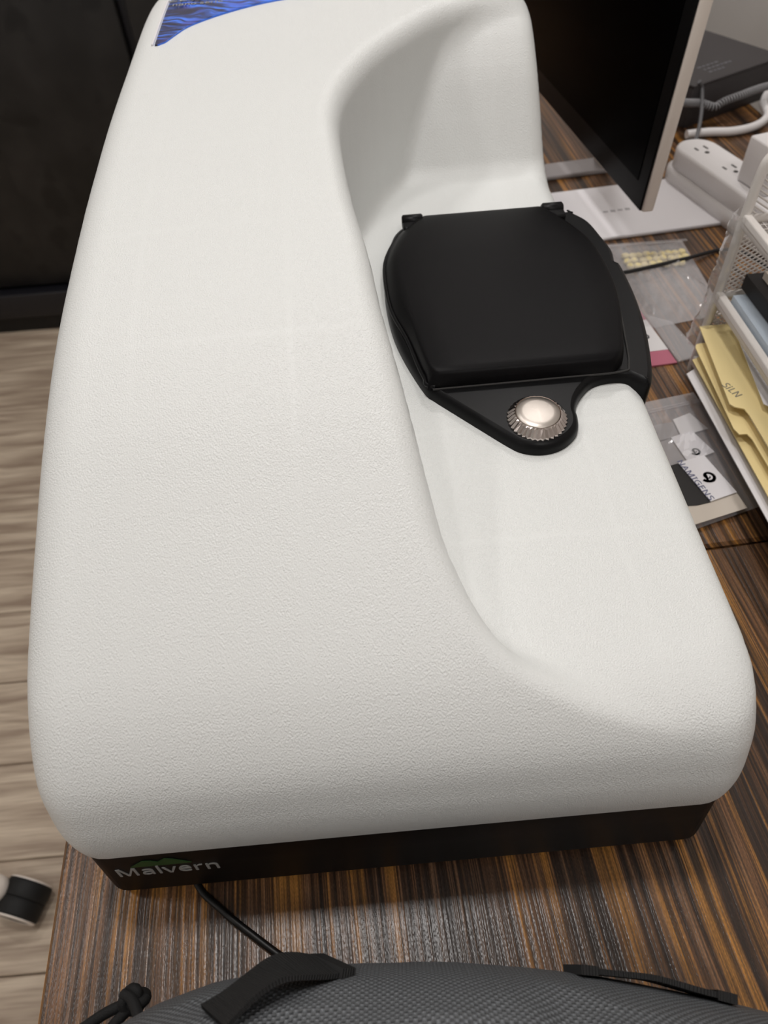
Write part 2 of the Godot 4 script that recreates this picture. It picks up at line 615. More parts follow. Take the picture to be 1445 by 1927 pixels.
func arc_y(z: float) -> float:      # height of the shell's arc above z
	for i in profile_line.size() - 1:
		var a: Vector2 = profile_line[i]
		var b: Vector2 = profile_line[i + 1]
		if a.y > 0.1 and b.x <= z and z <= a.x and a.x > b.x:
			return lerpf(a.y, b.y, (a.x - z) / (a.x - b.x))
	return 0.25

func build_instrument() -> void:
	var t := thing("laboratory_instrument", "large white bench-top laboratory instrument with curved shell and black sample lid", "instrument")
	shell_tables()
	part(t, "shell", shell_mesh(), M.shell, "white textured plastic shell")
	var s := mb()
	plate(s, rrect(0.316, 0.62, 0.012, 6, Vector2(0, -0.3070)), [[0.001, 0.008], [0.0, 0.009], [0.0042, 0.058], [0.006, 0.068]])
	var base := part(t, "base", s, M.base, "charcoal plinth")
	for x in [-0.115, 0.115]:
		for z in [-0.05, -0.57]:
			s = mb()
			lathe(s, [[0.0, 0.0], [0.014, 0.0], [0.016, 0.002], [0.016, 0.01], [0.0, 0.01]], 20, Transform3D(Basis(), Vector3(x, 0, z)))
			part(t, "foot", s, M.rubber)
	# the maker's lettering on the plinth, with two green hills above it
	var o := part(base, "lettering", text_mesh("Malvern", 0.0128, 0.0004), M.letter, "pale grey lettering")
	o.scale = Vector3(1.12, 1.0, 1.0)
	o.rotation.x = -0.0855
	o.position = Vector3(-0.1190, 0.0345, 0.0010)
	s = mb()
	var hills := poly([-0.0150, 0.0, -0.0075, -0.0068, -0.0035, -0.0062, -0.0005, -0.0042, 0.0035, -0.0076, 0.0075, -0.0062, 0.0150, 0.0])
	plate(s, hills, [[0.0, 0.0], [0.0, 0.0004]], Transform3D(Basis(Vector3.RIGHT, PI * 0.5 - 0.0855), Vector3(-0.1205, 0.0415, 0.0004)), false)
	part(base, "emblem", s, M.green, "green twin-peak emblem")
	build_badge(t)
	build_lid(t)

func build_badge(t: Node3D) -> void:
	var right := smooth_line([Vector2(-0.1262, -0.4798), Vector2(-0.1207, -0.4820), Vector2(-0.1137, -0.4946), Vector2(-0.1057, -0.5074), Vector2(-0.0925, -0.5181), Vector2(-0.0774, -0.5276), Vector2(-0.0618, -0.5353), Vector2(-0.0459, -0.5411), Vector2(-0.0298, -0.5449), Vector2(-0.0120, -0.5480)], 4)
	var s := mb()
	s.set_smooth_group(1)
	var rows := 30
	var prev := []
	for k in rows + 1:
		var f := float(k) / rows
		var z := lerpf(-0.4798, -0.584, f)
		var xl := lerpf(-0.1267, -0.1250, f)
		var xr := -0.012
		for i in right.size() - 1:
			if right[i].y >= z and z >= right[i + 1].y:
				xr = lerpf(right[i].x, right[i + 1].x, (right[i].y - z) / maxf(1e-6, right[i].y - right[i + 1].y))
				break
		if k == 0:
			xr = xl + 0.002
		var row := []
		for i in 13:
			var x := lerpf(xl, xr, i / 12.0)
			row.append(Vector3(x, arc_y(z) - 0.004 * x * x / 0.0256 + 0.0009, z))
		if k > 0:
			for i in 12:
				var uv := [Vector2((prev[i].x + 0.13) / 0.12, (prev[i].z + 0.585) / 0.11), Vector2((prev[i + 1].x + 0.13) / 0.12, (prev[i + 1].z + 0.585) / 0.11), Vector2((row[i + 1].x + 0.13) / 0.12, (row[i + 1].z + 0.585) / 0.11), Vector2((row[i].x + 0.13) / 0.12, (row[i].z + 0.585) / 0.11)]
				triuv(s, [prev[i], prev[i + 1], row[i + 1]], [uv[0], uv[1], uv[2]])
				triuv(s, [prev[i], row[i + 1], row[i]], [uv[0], uv[2], uv[3]])
			for e in [0, 12]:      # the thickness of the label
				var d := Vector3(0, -0.0016, 0)
				var q := [prev[e], row[e], row[e] + d, prev[e] + d]
				if e == 12:
					q = [row[e], prev[e], prev[e] + d, row[e] + d]
				triuv(s, [q[0], q[1], q[2]], [Vector2.ZERO, Vector2.ZERO, Vector2.ZERO])
				triuv(s, [q[0], q[2], q[3]], [Vector2.ZERO, Vector2.ZERO, Vector2.ZERO])
		prev = row
	var b := part(t, "badge", s, M.badge, "blue streaked name badge")
	s = mb()
	var edge := []
	for k in 9:
		var z := lerpf(-0.481, -0.584, k / 8.0)
		var x := lerpf(-0.1287, -0.1272, k / 8.0)
		edge.append(Vector3(x, arc_y(z) - 0.004 * x * x / 0.0256 + 0.0003, z))
	tube(s, edge, 0.0009, 8)
	part(b, "rim", s, M.white, "white rim")
	for w in [["nano series", 0.0066, -0.1005, -0.5525], ["ZETASIZER", 0.0115, -0.092, -0.5635]]:
		var z: float = w[3]
		var tm := part(b, "lettering", text_mesh(w[0], w[1], 0.0004), M.letter)
		tm.position = Vector3(w[2], arc_y(z) - 0.004 * w[2] * w[2] / 0.0256 + 0.0012, z)
		tm.rotation.x = -PI * 0.5 + atan((arc_y(z - 0.01) - arc_y(z + 0.01)) / 0.02) * 1.0
		tm.scale.x = 1.25

func on_deck(x: float, off: float, z: float) -> Vector3:
	return Vector3(x, deck_y(z) + off, z)

func tilted(m: SurfaceTool) -> ArrayMesh:      # lays a mesh that was built about y = 0 onto the sloping deck
	m.generate_normals()
	var a := m.commit().surface_get_arrays(0)
	var v: PackedVector3Array = a[Mesh.ARRAY_VERTEX]
	for k in v.size():
		v[k].y += deck_y(v[k].z)
	a[Mesh.ARRAY_VERTEX] = v
	var o := ArrayMesh.new()
	o.add_surface_from_arrays(Mesh.PRIMITIVE_TRIANGLES, a)
	return o

func build_lid(t: Node3D) -> void:
	# flange: the black plate round the sample well, with a tongue for the button
	var fo := [Vector2(0.0363, -0.3860), Vector2(0.0280, -0.3740), Vector2(0.0208, -0.3428), Vector2(0.0176, -0.3158), Vector2(0.0176, -0.2880), Vector2(0.0201, -0.2619), Vector2(0.0251, -0.2395), Vector2(0.0331, -0.2149), Vector2(0.0383, -0.2074), Vector2(0.0467, -0.1979), Vector2(0.0599, -0.1832), Vector2(0.0735, -0.1683), Vector2(0.0800, -0.1630), Vector2(0.0887, -0.1605), Vector2(0.0979, -0.1615), Vector2(0.1056, -0.1656), Vector2(0.1118, -0.1724), Vector2(0.1140, -0.1800), Vector2(0.1143, -0.1865), Vector2(0.1164, -0.1929), Vector2(0.1203, -0.1991), Vector2(0.1269, -0.2061), Vector2(0.1344, -0.2095), Vector2(0.1431, -0.2102), Vector2(0.1500, -0.2085), Vector2(0.1545, -0.2040), Vector2(0.1595, -0.2010), Vector2(0.1640, -0.2097), Vector2(0.1690, -0.2308), Vector2(0.1730, -0.2558), Vector2(0.1755, -0.2816), Vector2(0.1762, -0.3049), Vector2(0.1758, -0.3185), Vector2(0.1735, -0.3213), Vector2(0.1752, -0.3352), Vector2(0.1730, -0.3517), Vector2(0.1690, -0.3727), Vector2(0.1610, -0.3860), Vector2(0.1565, -0.3890), Vector2(0.10, -0.3885), Vector2(0.0420, -0.3885)]
	var out := PackedVector2Array(smooth_line(fo, 4, true))
	var s := mb()
	plate(s, out, [[0.002, -0.014], [0.0, -0.012], [0.0, 0.0030], [0.0006, 0.0052], [0.002, 0.0068], [0.0036, 0.0075]])
	var flange := part(t, "flange", tilted(s), M.black, "black plate round the sample well")
	s = mb()      # a thin worn seam in front of the lid
	tube(s, smooth_line([Vector3(0.0375, 0.0075, -0.2095), Vector3(0.07, 0.0075, -0.2098), Vector3(0.11, 0.0075, -0.2103), Vector3(0.1455, 0.0075, -0.2112), Vector3(0.1515, 0.0075, -0.2165), Vector3(0.1560, 0.0075, -0.24), Vector3(0.1618, 0.0075, -0.28), Vector3(0.1630, 0.0075, -0.32)], 4), 0.0007, 6)
	part(flange, "seam", tilted(s), M.gasket)
	# lid: left and right edges of its top, from the hinge to the front
	var zs := [-0.3900, -0.3860, -0.3700, -0.3450, -0.3210, -0.2846, -0.2546, -0.2276, -0.2180, -0.2140, -0.2122, -0.2112, -0.2105]
	var xl := [0.0515, 0.0510, 0.0420, 0.0305, 0.0270, 0.0287, 0.0315, 0.0348, 0.0372, 0.0395, 0.0412, 0.0420, 0.0420]
	var xr := [0.1365, 0.1372, 0.1440, 0.1535, 0.1585, 0.1590, 0.1548, 0.1485, 0.1450, 0.1420, 0.1400, 0.1395, 0.1395]
	var yt := [0.0110, 0.0130, 0.0150, 0.0166, 0.0173, 0.0177, 0.0176, 0.0174, 0.0171, 0.0165, 0.0150, 0.0110, 0.0068]
	s = mb()
	var rows := []
	for k in zs.size():
		var hgt: float = yt[k] - 0.0068
		var row := []
		var out_l := clampf(xl[k] - lerpf(0.0190, 0.0345, smoothstep(-0.30, -0.214, zs[k])), 0.0025, 0.0085) if k > 2 else 0.0025 + 0.004 * k
		for e in [[-out_l, 0.0], [-out_l + 0.0006, 0.3], [-out_l * 0.3, 0.84], [0.0, 0.95], [0.0022, 1.0]]:
			row.append(Vector3(xl[k] + e[0], 0.0068 + hgt * e[1], zs[k]))
		for i in range(1, 8):
			row.append(Vector3(lerpf(xl[k] + 0.0022, xr[k] - 0.0022, i / 8.0), yt[k], zs[k]))
		for e in [[0.0022, 1.0], [0.0, 0.95], [-0.0010, 0.84], [-0.0026, 0.3], [-0.003, 0.0]]:
			row.append(Vector3(xr[k] - e[0], 0.0068 + hgt * e[1], zs[k]))
		rows.append(row)
	# finer rows by interpolation
	var fine := []
	for k in rows.size() - 1:
		var n := 4 if k < 8 else 1
		for q in n:
			var r := []
			for i in rows[k].size():
				r.append(rows[k][i].cubic_interpolate(rows[k + 1][i], rows[maxi(k - 1, 0)][i], rows[mini(k + 2, rows.size() - 1)][i], q / float(n)) if n > 1 else rows[k][i])
			fine.append(r)
	fine.append(rows[-1])
	s.set_smooth_group(1)
	for k in fine.size() - 1:
		for i in fine[k].size() - 1:
			quad(s, fine[k + 1][i], fine[k + 1][i + 1], fine[k][i + 1], fine[k][i])
	s.set_smooth_group(-1)
	var back: Array = fine[0]
	for i in range(1, back.size() - 1):
		tri(s, back[0], back[i], back[i + 1])
	var lid := part(t, "lid", tilted(s), M.lid, "black hinged flip-up lid")
	s = mb()
	var rim := []
	for k in range(2, rows.size() - 3):
		rim.append(rows[k][0] + Vector3(-0.0004, 0.0012, 0))
	rim.append(Vector3(0.0390, 0.008, -0.2110))
	tube(s, smooth_line(rim, 3), 0.0014, 8)
	part(lid, "lip", tilted(s), M.black)
	for x in [[0.0360, 0.0510, -0.3868], [0.1372, 0.1525, -0.3875]]:
		s = mb()
		var r0 := 0.0048
		lathe(s, [[0.0, 0.0], [r0 - 0.001, 0.0], [r0, 0.001], [r0, x[1] - x[0] - 0.001], [r0 - 0.001, x[1] - x[0]], [0.0, x[1] - x[0]]], 20, Transform3D(Basis(Vector3.FORWARD, PI * 0.5), Vector3(x[0], 0.0095, x[2])))
		box(s, Vector3((x[0] + x[1]) * 0.5, 0.0075, x[2] + 0.006), Vector3(x[1] - x[0], 0.008, 0.013), 0.002)
		part(flange, "hinge", tilted(s), M.black)
	# the release button: a satin disc in a faceted clear collar
	s = mb()
	var c := Transform3D(Basis(), Vector3(0.0908, 0.0, -0.1803))
	s.set_smooth_group(-1)
	for k in 72:      # narrow flutes round the collar
		var q := []
		for e in [k, k + 1]:
			var a: float = TAU * e / 72.0
			var zig: float = 0.0007 * (e % 2)
			q.append([c * Vector3(cos(a) * (0.0167 - zig), 0.0070, -sin(a) * (0.0167 - zig)), c * Vector3(cos(a) * (0.0163 - zig), 0.0084, -sin(a) * (0.0163 - zig)), c * Vector3(cos(a) * (0.0134 - zig), 0.0117, -sin(a) * (0.0134 - zig)), c * Vector3(cos(a) * 0.0123, 0.0122, -sin(a) * 0.0123), c * Vector3(cos(a) * 0.0119, 0.0110, -sin(a) * 0.0119)])
		for i in 4:
			quad(s, q[0][i], q[1][i], q[1][i + 1], q[0][i + 1])
	var ring := part(t, "button_collar", tilted(s), M.chrome, "faceted bright collar")
	s = mb()
	lathe(s, [[0.0119, 0.009], [0.0119, 0.0120], [0.0115, 0.0125], [0.008, 0.0129], [0.004, 0.0131], [0.0, 0.0132]], 40, c)
	part(ring, "button", tilted(s), M.satin, "satin metal push button")

# ------------------------------------------------------------------ the room and the desk
func build_room() -> void:
	var s := mb()
	box(s, Vector3(-0.8, -0.06, -0.2), Vector3(3.2, 0.1, 4.4), 0.002)
	var fl := struct("floor", s, M.hole)
	var lo := -2.4
	var rng := RandomNumberGenerator.new()
	rng.seed = 3
	var row := 0
	var shapes := []
	for k in 3:
		var g := mb()
		var len: float = [1.21, 1.21, 1.21][k]
		g.set_smooth_group(-1)
		var w := 0.153
		var hgt := 0.011
		var bv := 0.0018
		var top := [Vector3(bv, hgt, bv), Vector3(len - bv, hgt, bv), Vector3(len - bv, hgt, w - bv), Vector3(bv, hgt, w - bv)]
		var low := [Vector3(0, hgt - bv, 0), Vector3(len, hgt - bv, 0), Vector3(len, hgt - bv, w), Vector3(0, hgt - bv, w)]
		var bot := [Vector3(0, 0, 0), Vector3(len, 0, 0), Vector3(len, 0, w), Vector3(0, 0, w)]
		var faces := [[top[3], top[2], top[1], top[0]]]
		for i in 4:
			var j := (i + 1) % 4
			faces.append([low[j], low[i], top[i], top[j]])
			faces.append([bot[j], bot[i], low[i], low[j]])
		for q in faces:
			var uv := []
			for p in q:
				uv.append(Vector2(p.x / 1.21, p.z / 0.16))
			triuv(g, [q[0], q[1], q[2]], [uv[0], uv[1], uv[2]])
			triuv(g, [q[0], q[2], q[3]], [uv[0], uv[2], uv[3]])
		g.generate_normals()
		shapes.append(g.commit())
	while lo < 1.95:
		var x := -2.38 - rng.randf() * 1.0
		while x < 0.78:
			if x + 1.21 > -2.3:
				var pl := part(fl, "plank", shapes[0], M.planks[rng.randi() % 4])
				pl.position = Vector3(x, -0.01, lo)
			x += 1.2115
		lo += 0.1545
		row += 1
	s = mb()
	box(s, Vector3(-0.8, 2.56, -0.2), Vector3(3.4, 0.1, 4.6), 0.002)
	struct("ceiling", s, M.ceiling)
	for w in [["wall_right", Vector3(0.78, 1.25, -0.2), Vector3(0.1, 2.52, 4.4)], ["wall_left", Vector3(-2.38, 1.25, -0.2), Vector3(0.1, 2.52, 4.4)], ["wall_back", Vector3(-0.8, 1.25, -2.4), Vector3(3.26, 2.52, 0.1)], ["wall_front", Vector3(-0.8, 1.25, 2.0), Vector3(3.26, 2.52, 0.1)]]:
		s = mb()
		box(s, w[1], w[2], 0.002)
		struct(w[0], s, M.wall)

func build_lamps() -> void:
	for l in LAMPS:
		var t := thing("unseen_downlight", l[2], "ceiling light", Vector3(l[0].x, 0, l[0].z))  # every lamp body is out of view; the left front one is added fill
		t.position.y = 2.505
		var s := mb()
		lathe(s, [[0.0, -0.006], [l[1] + 0.002, -0.006], [l[1] + 0.002, -0.013], [l[1] + 0.012, -0.013], [l[1] + 0.02, -0.002], [l[1] + 0.02, 0.004], [0.0, 0.004]], 40, Transform3D.IDENTITY, false)
		part(t, "trim_ring", s, M.white)
		s = mb()
		lathe(s, [[0.0, -0.011], [l[1], -0.0105], [l[1], -0.0065], [0.0, -0.0065]], 40, Transform3D.IDENTITY, false)
		part(t, "diffuser", s, M.lamp, "glowing diffuser")

func build_desk() -> void:
	var t := thing("desk", "rustic dark brown wooden desk under the white instrument", "desk", Vector3(-0.1887, 0, 0), deg_to_rad(3.0))
	var zs := [[-1.42, -0.1665], [-0.1650, 0.52]]
	for z in zs:
		var s := mb()
		var w := 0.80
		var bv := 0.0022
		var lo := -0.025
		s.set_smooth_group(-1)
		var top := [Vector3(bv, 0, z[0] + bv), Vector3(w - bv, 0, z[0] + bv), Vector3(w - bv, 0, z[1] - bv), Vector3(bv, 0, z[1] - bv)]
		var low := [Vector3(0, -bv, z[0]), Vector3(w, -bv, z[0]), Vector3(w, -bv, z[1]), Vector3(0, -bv, z[1])]
		var bot := [Vector3(0, lo, z[0]), Vector3(w, lo, z[0]), Vector3(w, lo, z[1]), Vector3(0, lo, z[1])]
		var faces := [[top[3], top[2], top[1], top[0]], [bot[0], bot[1], bot[2], bot[3]]]
		for i in 4:
			var j := (i + 1) % 4
			faces.append([low[j], low[i], top[i], top[j]])
			faces.append([bot[j], bot[i], low[i], low[j]])
		for q in faces:
			var uv := []
			for p in q:
				uv.append(Vector2(p.x / 0.44 + p.y * 2.0 + (0.0 if z[0] > -1.0 else 0.37), (p.z + 0.17) / 0.75 if z[0] > -1.0 else (p.z + 1.43) / 1.3))
			triuv(s, [q[0], q[1], q[2]], [uv[0], uv[1], uv[2]])
			triuv(s, [q[0], q[2], q[3]], [uv[0], uv[2], uv[3]])
		s.generate_normals()
		s.generate_tangents()
		part(t, "top_board", s.commit(), M.wood)
	for x in [0.05, 0.75]:
		for z in [-1.36, 0.46]:
			var s := mb()
			box(s, Vector3(x, -0.382, z), Vector3(0.04, 0.714, 0.04), 0.003)
			part(t, "leg", s, M.steel)
	var s2 := mb()
	for x in [0.05, 0.75]:
		box(s2, Vector3(x, -0.045, -0.45), Vector3(0.04, 0.04, 1.86), 0.003)
	for z in [-1.36, 0.46]:
		box(s2, Vector3(0.4, -0.045, z), Vector3(0.7, 0.038, 0.038), 0.003)
	part(t, "frame", s2, M.steel)

func build_cabinet() -> void:
	var t := thing("cabinet", "low black cabinet with mottled doors standing on the floor behind the desk", "cabinet", Vector3(-0.9, -DESK, -1.646))
	var s := mb()
	box(s, Vector3(0, 0.51, -0.26), Vector3(1.9, 0.80, 0.40), 0.004)
	part(t, "body", s, M.cabinet_rail)
	s = mb()
	box(s, Vector3(0, 0.025 + 0.03, -0.21), Vector3(1.86, 0.11, 0.40), 0.003)
	part(t, "plinth", s, M.cabinet_foot)
	s = mb()
	box(s, Vector3(0, 0.087, -0.02), Vector3(1.9, 0.07, 0.05), 0.006)
	part(t, "bottom_rail", s, M.cabinet_rail)
	for d in [[-0.945, -0.25], [-0.24, 0.455], [0.475, 0.945]]:
		s = mb()
		box(s, Vector3((d[0] + d[1]) * 0.5, 0.52, -0.043), Vector3(d[1] - d[0], 0.78, 0.036), 0.004)
		part(t, "door", s, M.cabinet)

func build_caster() -> void:
	var t := thing("chair_caster", "black chair caster wheel with pale rims on the plank floor left of the desk", "caster", Vector3(-0.562, -DESK, -0.172), deg_to_rad(-17))
	# two wheels on one axle, and the pale hood beside them
	for side in [-1, 1]:
		var s := mb()
		lathe(s, [[0.0, -0.0128], [0.0305, -0.0128], [0.0312, -0.0120], [0.0318, -0.006], [0.0318, 0.007], [0.0308, 0.0105], [0.024, 0.0125], [0.0, 0.0125]], 36, Transform3D(Basis(Vector3.RIGHT, PI * 0.5 * side), Vector3(0, 0.0325, 0.0130 * side)))
		var w := part(t, "wheel", s, M.rubber)
		s = mb()
		lathe(s, [[0.0215, 0.0115], [0.0258, 0.0136], [0.0300, 0.0125], [0.0308, 0.0095], [0.0215, 0.0095]], 36, Transform3D(Basis(Vector3.RIGHT, PI * 0.5 * side), Vector3(0, 0.0325, 0.0130 * side)))
		part(w, "rim", s, M.alu, "pale grey rim ring")
	var s2 := mb()
	lathe(s2, [[0.0, 0.0], [0.017, 0.0], [0.0195, 0.004], [0.0195, 0.020], [0.016, 0.028], [0.009, 0.033], [0.0055, 0.036], [0.0055, 0.07], [0.0, 0.07]], 28, Transform3D(Basis(), Vector3(-0.035, 0.042, -0.002)))
	part(t, "hood", s2, M.alu, "pale grey swivel hood")
	s2 = mb()
	box(s2, Vector3(-0.026, 0.048, 0.0), Vector3(0.05, 0.014, 0.020), 0.004)
	tube(s2, [Vector3(0, 0.0325, -0.024), Vector3(0, 0.0325, 0.024)], 0.004, 10)
	part(t, "fork", s2, M.steel)

# ------------------------------------------------------------------ the backpack in front
func bag_front(x: float) -> float:
	return look_curve([[-0.21, 0.125], [-0.175, 0.095], [-0.15, 0.078], [-0.126, 0.0655], [-0.105, 0.0575], [-0.084, 0.0525], [-0.058, 0.0505], [-0.031, 0.0505], [0.0, 0.052], [0.017, 0.0535], [0.045, 0.0575], [0.067, 0.0615], [0.09, 0.067], [0.113, 0.073], [0.14, 0.081], [0.18, 0.098], [0.22, 0.13]], x)

func look_curve(c: Array, x: float) -> float:
	for i in c.size() - 1:
		if x <= c[i + 1][0]:
			var t := clampf((x - c[i][0]) / (c[i + 1][0] - c[i][0]), 0.0, 1.0)
			return lerpf(c[i][1], c[i + 1][1], t)
	return c[-1][1]

var bag_noise: FastNoiseLite

func bag_point(x: float, a: float) -> Vector3:      # a: 0 at the desk, 1 at the top of the front bulge, up to 2 at the far side
	var z0 := bag_front(x)
	var top := 0.135 - 0.35 * maxf(0.0, absf(x - 0.01) - 0.12)
	var y := 0.0
	var z := z0
	if a <= 0.25:
		y = 0.04 * a / 0.25
		z = z0 + 0.012 * pow(1.0 - a / 0.25, 2.0)
	elif a <= 1.0:
		var q := (a - 0.25) / 0.75 * PI * 0.5
		y = 0.04 + (top - 0.04) * sin(q)
		z = z0 + 0.056 * (1.0 - cos(q))
	else:
		var q := (a - 1.0)
		z = z0 + 0.056 + q * 0.26
		y = top * (1.0 - pow(q, 6.0))
	var wr := bag_noise.get_noise_2d(x * 26.0, a * 5.0) * 0.0035 + bag_noise.get_noise_2d(x * 9.0 + 40.0, a * 18.0) * 0.0026 * smoothstep(0.4, 0.8, a)
	var dimple := exp(-pow((x - 0.052) / 0.010, 2.0)) * smoothstep(0.55, 0.8, a) * 0.005
	return Vector3(x, maxf(0.0, y + (wr - dimple) * minf(1.0, a * 3.0)), z + (wr * 0.25 + dimple) * minf(1.0, a * 3.0))

func build_backpack() -> void:
	bag_noise = noise(91, 1.0, 2)
	var t := thing("backpack", "grey woven backpack with black webbing loops lying on the desk at the front", "backpack")
	var s := mb()
	s.set_smooth_group(1)
	var nx := 110
	var rows := []
	for i in nx + 1:
		var x := lerpf(-0.21, 0.22, float(i) / nx)
		var r := []
		var len := 0.0
		for k in 61:
			var a := k / 40.0 if k <= 44 else 1.1 + 0.9 * (k - 44) / 16.0
			var p := bag_point(x, a)
			if k > 0:
				len += (p - r[-1][0]).length()
			r.append([p, Vector2(x / 0.0122, len / 0.0122)])
		rows.append(r)
	for i in nx:
		for k in 60:
			var a = rows[i][k]
			var b = rows[i + 1][k]
			var c = rows[i + 1][k + 1]
			var d = rows[i][k + 1]
			triuv(s, [a[0], b[0], c[0]], [a[1], b[1], c[1]])
			triuv(s, [a[0], c[0], d[0]], [a[1], c[1], d[1]])
	for e in [0, nx]:      # close the two ends
		for k in 60:
			var m := Vector3(rows[e][0][0].x, 0, rows[e][0][0].z + 0.15)
			var q := [rows[e][k][0], rows[e][k + 1][0], m]
			if e == 0:
				q = [q[1], q[0], m]
			triuv(s, q, [rows[e][k][1], rows[e][k][1], rows[e][k][1]])
	s.generate_normals()
	s.generate_tangents()
	part(t, "body", s.commit(), M.weave, "grey basket-woven nylon body")
	# front webbing loop, arched away from the cloth
	var pts := []
	var wd := []
	for i in 25:
		var f := i / 24.0
		var x := lerpf(-0.0715, -0.0315, f)
		var a := lerpf(0.68, 0.50, smoothstep(0.0, 1.0, f))
		var p := bag_point(x, a)
		var up := (bag_point(x, a + 0.04) - bag_point(x, a - 0.04)).normalized()
		var out := up.cross(Vector3.RIGHT)
		if out.z > 0.0:
			out = -out
		var lift := 0.0022 + 0.0052 * sin(PI * clampf((f - 0.06) / 0.88, 0.0, 1.0))
		pts.append(p + out * lift)
		wd.append(up)
	pts = smooth_line([pts[0], pts[12], pts[24]], 12)      # a taut strap, free of the cloth's wrinkles
	for i in 25:
		wd[i] = wd[0].lerp(wd[24], i / 24.0)
	s = mb()
	band(s, pts, wd, 0.019, 0.0018)
	s.generate_normals()
	s.generate_tangents()
	var loop := part(t, "webbing_loop", s.commit(), M.webbing, "black webbing loop")
	s = mb()
	var end: Vector3 = (pts[24] - pts[22]).normalized()
	band(s, [pts[24] - end * 0.0055, pts[24] + end * 0.0012], [wd[24], wd[24]], 0.0205, 0.0036)
	s.generate_normals()
	s.generate_tangents()
	part(loop, "folded_end", s.commit(), M.webbing)
	# second loop, low on the front face
	pts = []
	wd = []
	for i in 25:
		var f := i / 24.0
		var x := lerpf(0.0655, 0.1165, f)
		var p := bag_point(x, 0.42)
		pts.append(p + Vector3(0.0, 0.0, -0.0014 - 0.0016 * pow(sin(PI * f), 2.0)))
		wd.append(Vector3(0, 1, 0.12).normalized())
	s = mb()
	band(s, pts, wd, 0.02, 0.002)
	for e in [0, 24]:
		var along: Vector3 = (pts[1] - pts[0] if e == 0 else pts[24] - pts[23]).normalized() * 0.0035
		band(s, [pts[e] - along, pts[e] + along], [wd[0], wd[0]], 0.0215, 0.0034)
	s.generate_normals()
	s.generate_tangents()
	part(t, "webbing_loop", s.commit(), M.webbing, "black webbing loop")
	# knotted draw cord at the left
	s = mb()
	var kc := Vector3(-0.1225, 0.050, 0.0560)
	var knot := []
	for i in 61:
		var a := TAU * i / 60.0
		knot.append(kc + Vector3((0.0032 + 0.0016 * cos(3.0 * a)) * cos(2.0 * a), 0.0026 * sin(3.0 * a), (0.0026 + 0.0012 * cos(3.0 * a)) * sin(2.0 * a)))
	tube(s, knot, 0.0025, 10)
	var kn := part(t, "cord_knot", s, M.cordage, "black knotted cord")
	for q in [[Vector3(-0.1245, 0.050, 0.0570), Vector3(-0.134, 0.050, 0.0600), Vector3(-0.147, 0.047, 0.0660), Vector3(-0.166, 0.042, 0.075), Vector3(-0.160, 0.05, 0.10)], [Vector3(-0.1235, 0.050, 0.0585), Vector3(-0.129, 0.050, 0.0635), Vector3(-0.136, 0.048, 0.070), Vector3(-0.148, 0.05, 0.082), Vector3(-0.142, 0.06, 0.105)], [Vector3(-0.1265, 0.053, 0.054), Vector3(-0.121, 0.056, 0.0572), Vector3(-0.115, 0.062, 0.066), Vector3(-0.112, 0.07, 0.074)]]:
		s = mb()
		tube(s, smooth_line(q, 8), 0.0023, 10)
		part(kn, "cord", s, M.cordage)

